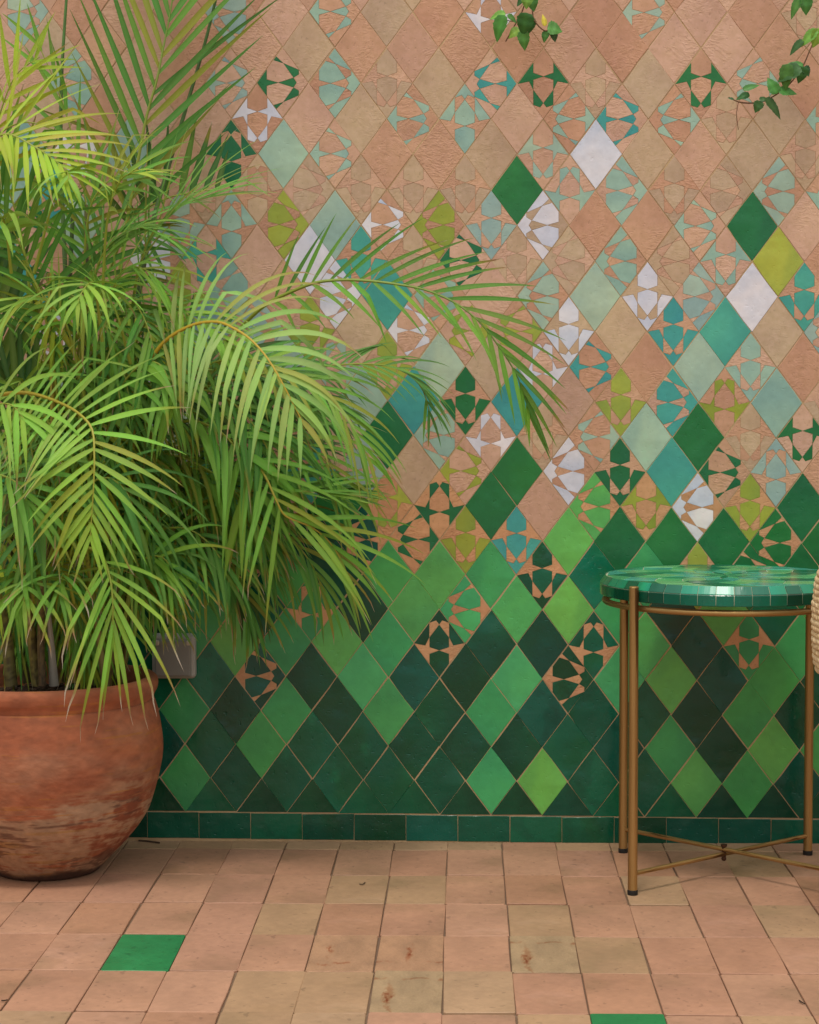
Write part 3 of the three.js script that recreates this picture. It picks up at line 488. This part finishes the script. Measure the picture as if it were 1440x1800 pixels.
  cane([[20, 1205, .36], [12, 1120, .37], [-4, 1050, .38], [-25, 960, .39]], .016, .011, '#5d5430', '#8a8a34', .4);
  cane([[66, 1205, .38], [56, 1120, .39], [47, 1030, .40], [36, 950, .41], [22, 870, .42]], .013, .009, '#6d6336', '#a08c2e', .4);
  cane([[50, 1200, .30], [30, 1050, .30], [18, 930, .29], [16, 850, .28]], .014, .01, '#4f4a2c', '#6c7230', .4);
  cane([[95, 1205, .25], [100, 1080, .25], [106, 960, .25], [112, 820, .24], [118, 640, .23], [124, 470, .22], [128, 380, .22]], .012, .005, '#6e6a3a', '#44602a', .1);
  cane([[110, 1200, .33], [101, 1060, .33], [106, 960, .34], [112, 880, .34]], .009, .006, '#7a5a2a', '#b5962c', .3);
  cane([[150, 1205, .3], [152, 1050, .3], [155, 800, .29], [153, 600, .28], [152, 440, .27], [152, 360, .26]], .012, .005, '#5f4a2c', '#6b6b2c', .2);
  cane([[170, 1205, .26], [190, 1000, .26], [205, 800, .25], [228, 620, .22], [262, 420, .19], [300, 281, .15], [328, 187, .12], [362, 70, .1], [384, -20, .09]], .011, .0035, '#5b552c', '#3f6a26', .1);
  cane([[190, 1205, .33], [215, 1000, .34], [230, 820, .36], [240, 690, .42]], .009, .0055, '#6a5a2c', '#a39a30', .1);
  cane([[120, 1200, .2], [125, 900, .19], [120, 600, .17], [108, 300, .14], [108, 150, .13], [118, -20, .12]], .01, .0035, '#565a30', '#4d7a30', .1);
  cane([[130, 1200, .36], [98, 900, .36], [92, 640, .36], [88, 480, .36]], .009, .006, '#8a7430', '#b3a13a', .1);
  cane([[200, 1205, .28], [225, 1050, .28], [238, 900, .27], [225, 700, .2], [205, 520, .12]], .011, .006, '#6a5f30', '#a5a83a', .1);
  cane([[210, 1205, .3], [240, 1060, .3], [300, 850, .3], [400, 600, .3]], .009, .005, '#6a5a2c', '#8f9a32', .1);
  cane([[185, 1205, .4], [172, 1110, .42], [160, 1020, .44], [150, 960, .5]], .009, .005, '#6a5a3a', '#8f9a32', .1);
  cane([[75, 1205, .42], [72, 1120, .42], [80, 1000, .42], [100, 900, .42]], .01, .006, '#59452e', '#8a7a34', .3);
  cane([[95, 1205, .40], [90, 1130, .41], [84, 1060, .42]], .012, .004, '#8b8378', '#a39a8c', 0);
  put(palm);
}

// ------------------------------------------------------------------ mosaic side table
{
  const tb = thing('side_table', 'round side table with a green mosaic tile top on slim brass legs', 'side table');
  const cx = .563, cz = .337, top = .7325, Rr = .303, Ri = .2885;
  const glz = (h, o) => glazed(h, 1, { roughness: .16, bumpScale: .004, specularIntensity: 1, ...o });
  const cols = [glz('#66c07c'), glz('#34986e'), glz('#1c7452'), glz('#58b89e'), glz('#86cc84')];  // lighter greens carry pale reflections painted into the piece colours
  const rimM = [glz('#1a7a5a', { map: darkMap, roughness: .3 }), glz('#2c9c78', { map: darkMap, roughness: .26 }), glz('#146c50', { map: darkMap, roughness: .3 })], sideM = [glz('#145844', { map: darkMap }), glz('#1a6c54', { map: darkMap }), glz('#0f4a38', { map: darkMap })];
  const white = new THREE.MeshStandardMaterial({ color: hex('#b4b798'), roughness: .9 });
  const bedP = [[.001, top - .044], [Rr - .006, top - .044], [Rr - .0012, top - .0425], [Rr - .0012, top - .0193], [Ri, top - .0022], [.001, top - .0022]].map(p => new THREE.Vector2(...p));
  part(tb, 'mortar_bed', new THREE.LatheGeometry(bedP, 96), white);
  const r = rng(77), n = 14, rad = [0, .05, .098, .146, .192, .238, Ri - .002];
  const P = (ri, th) => [Math.cos(th) * ri, Math.sin(th) * ri];
  const piece = (pts, m, i) => { const g = poly(pts, .0010, .004, [r() * 3, r() * 3], .0006); g.rotateX(-Math.PI / 2); const q = part(tb, 'mosaic_piece', g, m); q.position.y = top - .0045; q.rotation.set((r() - .5) * .006, 0, (r() - .5) * .006); };
  for (let k = 0; k < rad.length - 1; k++) for (let i = 0; i < n; i++) {
    const st = Math.PI * 2 / n, off = (k % 2) * st / 2, th = i * st + off;
    if (k === 0) { piece([[0, 0], P(rad[1], th - st / 2), P(rad[2] - .004, th), P(rad[1], th + st / 2)].slice(0), cols[i % 2 ? 0 : 2]); continue; }
    const a = P(rad[k], th), l = P(rad[k + 1], th + st / 2), rr2 = P(rad[k + 1], th - st / 2);
    if (k + 2 < rad.length) piece([a, rr2, P(rad[k + 2], th), l], cols[k === 1 ? 3 : k === 2 ? (i % 2 ? 4 : 1) : k === 3 ? (i % 3 ? 0 : 2) : (i % 3 === 1 ? 2 : i % 3 ? 3 : 4)]);
    else { const m = P(rad[k + 1], th); piece([a, rr2, m, l], cols[(i * 2 + 1) % 5]); }
  }
  const nt = 46;
  for (let i = 0; i < nt; i++) {
    const a0 = (i / nt) * Math.PI * 2 + .0026 + (r() - .5) * .003, a1 = ((i + 1) / nt) * Math.PI * 2 - .0026 + (r() - .5) * .003;
    const wedge = (p) => { // p: closed section [r, y], swept from a0 to a1 with chamfered ends
      const pos = [], uv = [], idx = [], N = p.length, ST = 3;
      for (let s = 0; s <= ST; s++) { const a = lerp(a0, a1, s / ST); p.forEach(([q, y], j) => { pos.push(Math.cos(a) * q, y, -Math.sin(a) * q); uv.push(a * .3, y + q); }); }
      for (let s = 0; s < ST; s++) for (let j = 0; j < N; j++) { const b = s * N + j, c = s * N + (j + 1) % N; idx.push(b, c, c + N, b, c + N, b + N); }
      for (let j = 1; j < N - 1; j++) { idx.push(0, j + 1, j); const e = ST * N; idx.push(e, e + j, e + j + 1); }
      const g = new THREE.BufferGeometry(); g.setAttribute('position', new THREE.Float32BufferAttribute(pos, 3)); g.setAttribute('uv', new THREE.Float32BufferAttribute(uv, 2)); g.setIndex(idx);
      const h = g.toNonIndexed(); h.computeVertexNormals(); return h;
    };
    const wb = (r() - .5) * .0006, wt = (r() - .5) * .003;
    part(tb, 'bevel_tile', wedge([[Ri + .0012, top + wb], [Ri + .001, top - .006], [Rr - .002, top - .0195], [Rr, top - .0180 + wt * .2], [Rr - .0007, top - .0168 + wt * .2]]), rimM[Math.floor(r() * 3)]);
    part(tb, 'edge_tile', wedge([[Rr - .006, top - .0200], [Rr - .006, top - .0455], [Rr - .0008, top - .0455], [Rr + .0006, top - .044 + wt * .1], [Rr + .0006 + wb, top - .0210], [Rr - .0006, top - .0197]]), sideM[Math.floor(r() * 3)]);
  }
  const brassBump = tex(256, (u, v) => g3(fbm(u, v, 24, 4, 3)));
  const brassMap = tex(256, (u, v) => { const a = fbm(u, v, 6, 5, 7), b = ss(.58, .75, fbm(u, v, 10, 4, 17)); return [lerp(.86, .52, b) * (.85 + a * .3), lerp(.86, .46, b) * (.85 + a * .3), lerp(.86, .42, b) * (.85 + a * .3)]; }, true);
  const brass = new THREE.MeshStandardMaterial({ color: hex('#c6a064'), map: brassMap, metalness: .8, roughness: .45, bumpMap: brassBump, bumpScale: .0006 });
  const rubber = new THREE.MeshStandardMaterial({ color: hex('#1c1712'), roughness: .8 });
  part(tb, 'ring', new THREE.TorusGeometry(Rr - .012, .0075, 12, 96).rotateX(Math.PI / 2).translate(0, top - .0615, 0), brass);
  const legs = [[.3239, .5422], [.3358, .1155], [.8018, .1319], [.790, .5585]].map(([x, z]) => [x - cx, z - cz]);
  const tubeAB = (a, b, q) => { const d = b.clone().sub(a), g = new THREE.CylinderGeometry(q, q, d.length(), 18, 1); g.applyQuaternion(new THREE.Quaternion().setFromUnitVectors(V3(0, 1, 0), d.clone().normalize())); const m = a.clone().add(b).multiplyScalar(.5); return g.translate(m.x, m.y, m.z); };
  for (const [x, z] of legs) {
    const prof = [[.001, .009], [.0112, .009], [.0112, top - .0115], [.0104, top - .0085], [.001, top - .0078]].map(p => new THREE.Vector2(...p));
    const leg = part(tb, 'leg', new THREE.LatheGeometry(prof, 20).translate(x, 0, z), brass);
    part(leg, 'rubber_foot', new THREE.LatheGeometry([[.001, .0], [.0118, .0], [.0122, .003], [.0122, .011], [.0112, .0125], [.001, .0125]].map(p => new THREE.Vector2(...p)), 20).translate(x, 0, z), rubber);
  }
  const V = (i, y) => V3(legs[i][0], y, legs[i][1]);
  part(tb, 'stretcher', tubeAB(V(0, .050), V(2, .050), .0056), brass);
  part(tb, 'stretcher', tubeAB(V(1, .0615), V(3, .0615), .0056), brass);
  part(tb, 'pivot_bolt', mergeGeometries([new THREE.CylinderGeometry(.0055, .0055, .032, 12).translate(0, .055, 0), new THREE.CylinderGeometry(.0085, .0085, .005, 6).translate(0, .0715, 0), new THREE.SphereGeometry(.0062, 12, 8).translate(0, .0385, 0)]).translate((legs[0][0] + legs[2][0] + legs[1][0] + legs[3][0]) / 4, 0, (legs[0][1] + legs[2][1] + legs[1][1] + legs[3][1]) / 4), new THREE.MeshStandardMaterial({ color: hex('#4a2c18'), metalness: .5, roughness: .6 }));
  tb.position.set(cx, 0, cz); put(tb);
}

// ------------------------------------------------------------------ rope chair, its edge at the right of the frame
{
  const ch = thing('rope_chair', 'chair with a backrest of cream rope strands, cut off by the right edge', 'chair');
  const ropeBump = tex(256, (u, v) => { const s = Math.sin((u * 60 + v * 3) * 6.2832); return g3(.5 + .35 * s + (fbm(u, v, 32, 3, 4) - .5) * .3); });
  const rope = ['#d9bc8d', '#d2b386', '#dfc498'].map(h => new THREE.MeshStandardMaterial({ color: hex(h), bumpMap: ropeBump, bumpScale: .002, roughness: .95 }));
  const cx = .921, cz = .86, r = rng(12), y0 = .568, y1 = .800, n = 18;
  const brass = new THREE.MeshStandardMaterial({ color: hex('#8a6a3c'), metalness: .8, roughness: .45 });
  for (let i = 0; i < n; i++) {
    const t = (i + .5) / n, y = lerp(y0, y1, t), bul = .232 - .013 * Math.pow(Math.abs(t * 2 - .9), 3), pts = [];
    for (let a = 0; a <= 40; a++) { const th = lerp(-.15, 1.15, a / 40) * Math.PI + Math.PI * .0; const q = bul + (r() - .5) * .0022; pts.push(V3(-Math.sin(th) * q + 0, y + (r() - .5) * .0016, Math.cos(th) * q)); }
    const sg = new THREE.TubeGeometry(new THREE.CatmullRomCurve3(pts), 260, .0066, 12), sp = sg.attributes.position, sn = sg.attributes.normal, ph = r() * 6;
    for (let q = 0; q < sp.count; q++) { const rg = Math.floor(q / 13), an = (q % 13) / 12 * Math.PI * 2, k = .0016 * Math.abs(Math.sin(rg * .36 + an + ph)); sp.setXYZ(q, sp.getX(q) + sn.getX(q) * k, sp.getY(q) + sn.getY(q) * k, sp.getZ(q) + sn.getZ(q) * k); }
    sg.computeVertexNormals(); part(ch, 'rope_strand', sg, rope[i % 3]);
  }
  part(ch, 'seat', new THREE.LatheGeometry([[.001, .43], [.18, .43], [.195, .437], [.195, .452], [.18, .465], [.001, .47]].map(p => new THREE.Vector2(...p)), 64), rope[0]);
  for (const a of [.6, 2.2, 3.9, 5.5]) part(ch, 'leg', new THREE.CylinderGeometry(.011, .008, .44, 14).translate(Math.cos(a) * .14, .22, Math.sin(a) * .14), brass);
  for (const th of [0, .5, 1]) part(ch, 'upright', new THREE.CylinderGeometry(.007, .007, .40, 12).translate(-Math.sin(th * Math.PI) * .195, .615, Math.cos(th * Math.PI) * .195), brass);
  ch.position.set(cx, 0, cz); put(ch);
}

// ------------------------------------------------------------------ climbing vines hanging over the wall
{
  const lm = new THREE.MeshPhysicalMaterial({ vertexColors: true, roughness: .5, transmission: .2, thickness: 0, specularIntensity: .6 });
  const sm = new THREE.MeshStandardMaterial({ color: hex('#6a4a2e'), roughness: .8 });
  const r = rng(404);
  function leafGeo(L, Wd, colr) { // serrated ovate blade along +y, folded at the midrib, curling back
    const pos = [], col = [], idx = [], N = 12;
    for (let i = 0; i <= N; i++) {
      const s = i / N, w = Wd * .5 * Math.pow(Math.sin(Math.PI * Math.min(1, Math.pow(s, .62))), .85) * (i % 2 ? 1.07 : .95), z = -s * s * L * .22, y = s * L;
      for (const q of [-1, -.5, 0, .5, 1]) { pos.push(w * q, y + (i % 2 ? -.02 : 0) * L * Math.abs(q), z + Math.abs(q) * w * .38 - (Math.abs(q) === 1 ? w * .14 : 0) + Math.sin(s * 14 + q) * w * .05); const f = q === 0 ? 1.35 : .9 + .2 * Math.abs(Math.sin(s * 18 - Math.abs(q) * 3)); col.push(colr[0] * f, colr[1] * f, colr[2] * f); }
      if (i < N) for (let q = 0; q < 4; q++) { const b = i * 5 + q; idx.push(b, b + 1, b + 6, b, b + 6, b + 5); }
    }
    const g = new THREE.BufferGeometry(); g.setAttribute('position', new THREE.Float32BufferAttribute(pos, 3)); g.setAttribute('color', new THREE.Float32BufferAttribute(col, 3)); g.setIndex(idx); g.computeVertexNormals(); return g;
  }
  const C = h => { const c = new THREE.Color(h); return [c.r, c.g, c.b]; };
  const tone = { d: C('#365f2a'), m: C('#4c8036'), l: C('#7cab44'), y: C('#c9b83a') };
  function vine(label, stems, leaves) {
    const v = thing('climbing_vine', label, 'vine');
    for (const [pts, q] of stems) part(v, 'stem', new THREE.TubeGeometry(new THREE.CatmullRomCurve3(pts.map(p => at(...p))), 40, q, 7), sm);
    for (const [bx, by, tx, ty, w, t, z, tw] of leaves) { // base pixel, tip pixel, width in px
      const a = at(bx, by, z), b = at(tx, ty, z), d = b.clone().sub(a), L = d.length() * 1.06;
      const g = leafGeo(L, w * .00128, tone[t].map(q => q * (.85 + r() * .3)));
      const m = part(v, 'leaf', g, lm), y = d.clone().normalize(), nz = V3(Math.sin(tw || 0), .55, 1).normalize(); nz.addScaledVector(y, -nz.dot(y)).normalize();
      m.quaternion.setFromRotationMatrix(new THREE.Matrix4().makeBasis(V3().crossVectors(y, nz), y, nz)); m.position.copy(a);
    }
    return put(v);
  }
  vine('small leafy vine sprig hanging from the top of the wall above the dark green star', [
    [[[928, -60, .05], [925, -10, .06], [918, 20, .07], [903, 48, .08], [889, 73, .085]], .0016],
    [[[932, -60, .05], [938, -10, .06], [936, 18, .07], [941, 38, .09], [958, 54, .09], [974, 52, .09], [978, 60, .085]], .0018],
    [[[908, 38, .07], [893, 36, .08], [884, 30, .085]], .001]], [
    [886, 26, 870, 69, 31, 'm', .10, -.4], [889, 24, 862, 30, 20, 'l', .09, .2], [892, 26, 909, 38, 14, 'm', .085, .4], [925, 22, 920, 60, 34, 'd', .11, .2], [914, 52, 893, 64, 24, 'l', .09, -.3], [917, 54, 925, 86, 26, 'm', .10, .2], [962, 50, 988, 52, 34, 'm', .10, .5],
    [958, 46, 955, 25, 11, 'y', .09, .1], [962, 54, 955, 73, 17, 'm', .09, -.3], [970, 54, 978, 72, 20, 'd', .09, .4], [932, -8, 940, 18, 26, 'm', .09, .1], [925, -8, 908, 8, 18, 'd', .08, -.3], [934, 30, 932, 58, 22, 'd', .08, .6], [928, -10, 925, 14, 24, 'l', .10, 0]]);
  vine('leafy vine trailing in from the upper right corner across the clay tiles', [
    [[[1470, 10, .05], [1442, 50, .06], [1424, 88, .08], [1412, 115, .09], [1386, 150, .1], [1368, 164, .1], [1340, 179, .09], [1310, 181, .08], [1298, 179, .07], [1281, 171, .06]], .0018],
    [[[1298, 180, .07], [1295, 200, .06], [1298, 228, .05]], .0009], [[[1470, -40, .05], [1436, -10, .06], [1415, -4, .08]], .0014]], [
    [1408, -6, 1389, 29, 20, 'm', .1, -.4], [1414, -8, 1420, 24, 30, 'm', .1, .2], [1412, 70, 1388, 93, 17, 'd', .1, -.3], [1436, 52, 1408, 78, 22, 'l', .11, 0], [1440, 50, 1432, 82, 28, 'l', .11, .4], [1412, 116, 1388, 108, 14, 'm', .1, .1], [1408, 118, 1368, 138, 36, 'd', .12, -.2], [1386, 112, 1378, 156, 30, 'm', .12, -.5],
    [1412, 116, 1406, 145, 26, 'd', .1, .4], [1366, 165, 1351, 137, 24, 'm', .11, -.3], [1368, 160, 1401, 161, 22, 'm', .11, .4], [1345, 172, 1376, 204, 22, 'd', .11, .3], [1338, 178, 1327, 196, 22, 'd', .1, -.2], [1306, 158, 1334, 147, 14, 'm', .1, .2], [1318, 166, 1295, 172, 17, 'd', .09, -.2], [1335, 176, 1350, 172, 12, 'd', .1, .2], [1290, 175, 1280, 171, 6, 'd', .07, 0], [1412, 118, 1424, 132, 24, 'd', .09, .4]]);
}

// ------------------------------------------------------------------ fallen bits on the floor
{
  const tm = new THREE.MeshStandardMaterial({ color: hex('#3a2a1c'), roughness: .9 });
  const fl = (px, py) => { const d = V3((px - 720) / 3500, -(py - 900) / 3500, -1).applyQuaternion(camera.quaternion), t = -camera.position.y / d.y; return camera.position.clone().addScaledVector(d, t); };
  const tw = (label, pts, q) => { const c = pts.map(p => fl(...p)); c.forEach((p, i) => { p.y = q + .0015 + (i % 2) * .001; }); const g = new THREE.TubeGeometry(new THREE.CatmullRomCurve3(c), 16, q, 6), o = c[0].clone(); g.translate(-o.x, -o.y, -o.z); const m = new THREE.Mesh(g, tm); m.name = numbered('twig'); m.position.copy(o); m.userData = { label, category: 'twig' }; put(m); };
  tw('dark straight twig on the floor by the wall, right of the urn', [[244, 1480], [262, 1482], [281, 1484]], .0022);
  tw('tiny hooked dark twig on the floor tiles left of the middle', [[632, 1556], [637, 1557], [642, 1553]], .0012);
  tw('small curled dark twig near the lower right corner of the floor', [[1405, 1761], [1411, 1766], [1415, 1767]], .0014);
  tw('tiny dark chip of twig on the floor left of the green floor tile', [[3, 1761], [8, 1762], [13, 1760]], .0013);
}

const renderer = new THREE.WebGLRenderer({ antialias: true });
renderer.setSize(W, H); renderer.toneMapping = THREE.LinearToneMapping; renderer.toneMappingExposure = EXPOSURE;
renderer.shadowMap.enabled = true;
renderer.render(scene, camera);
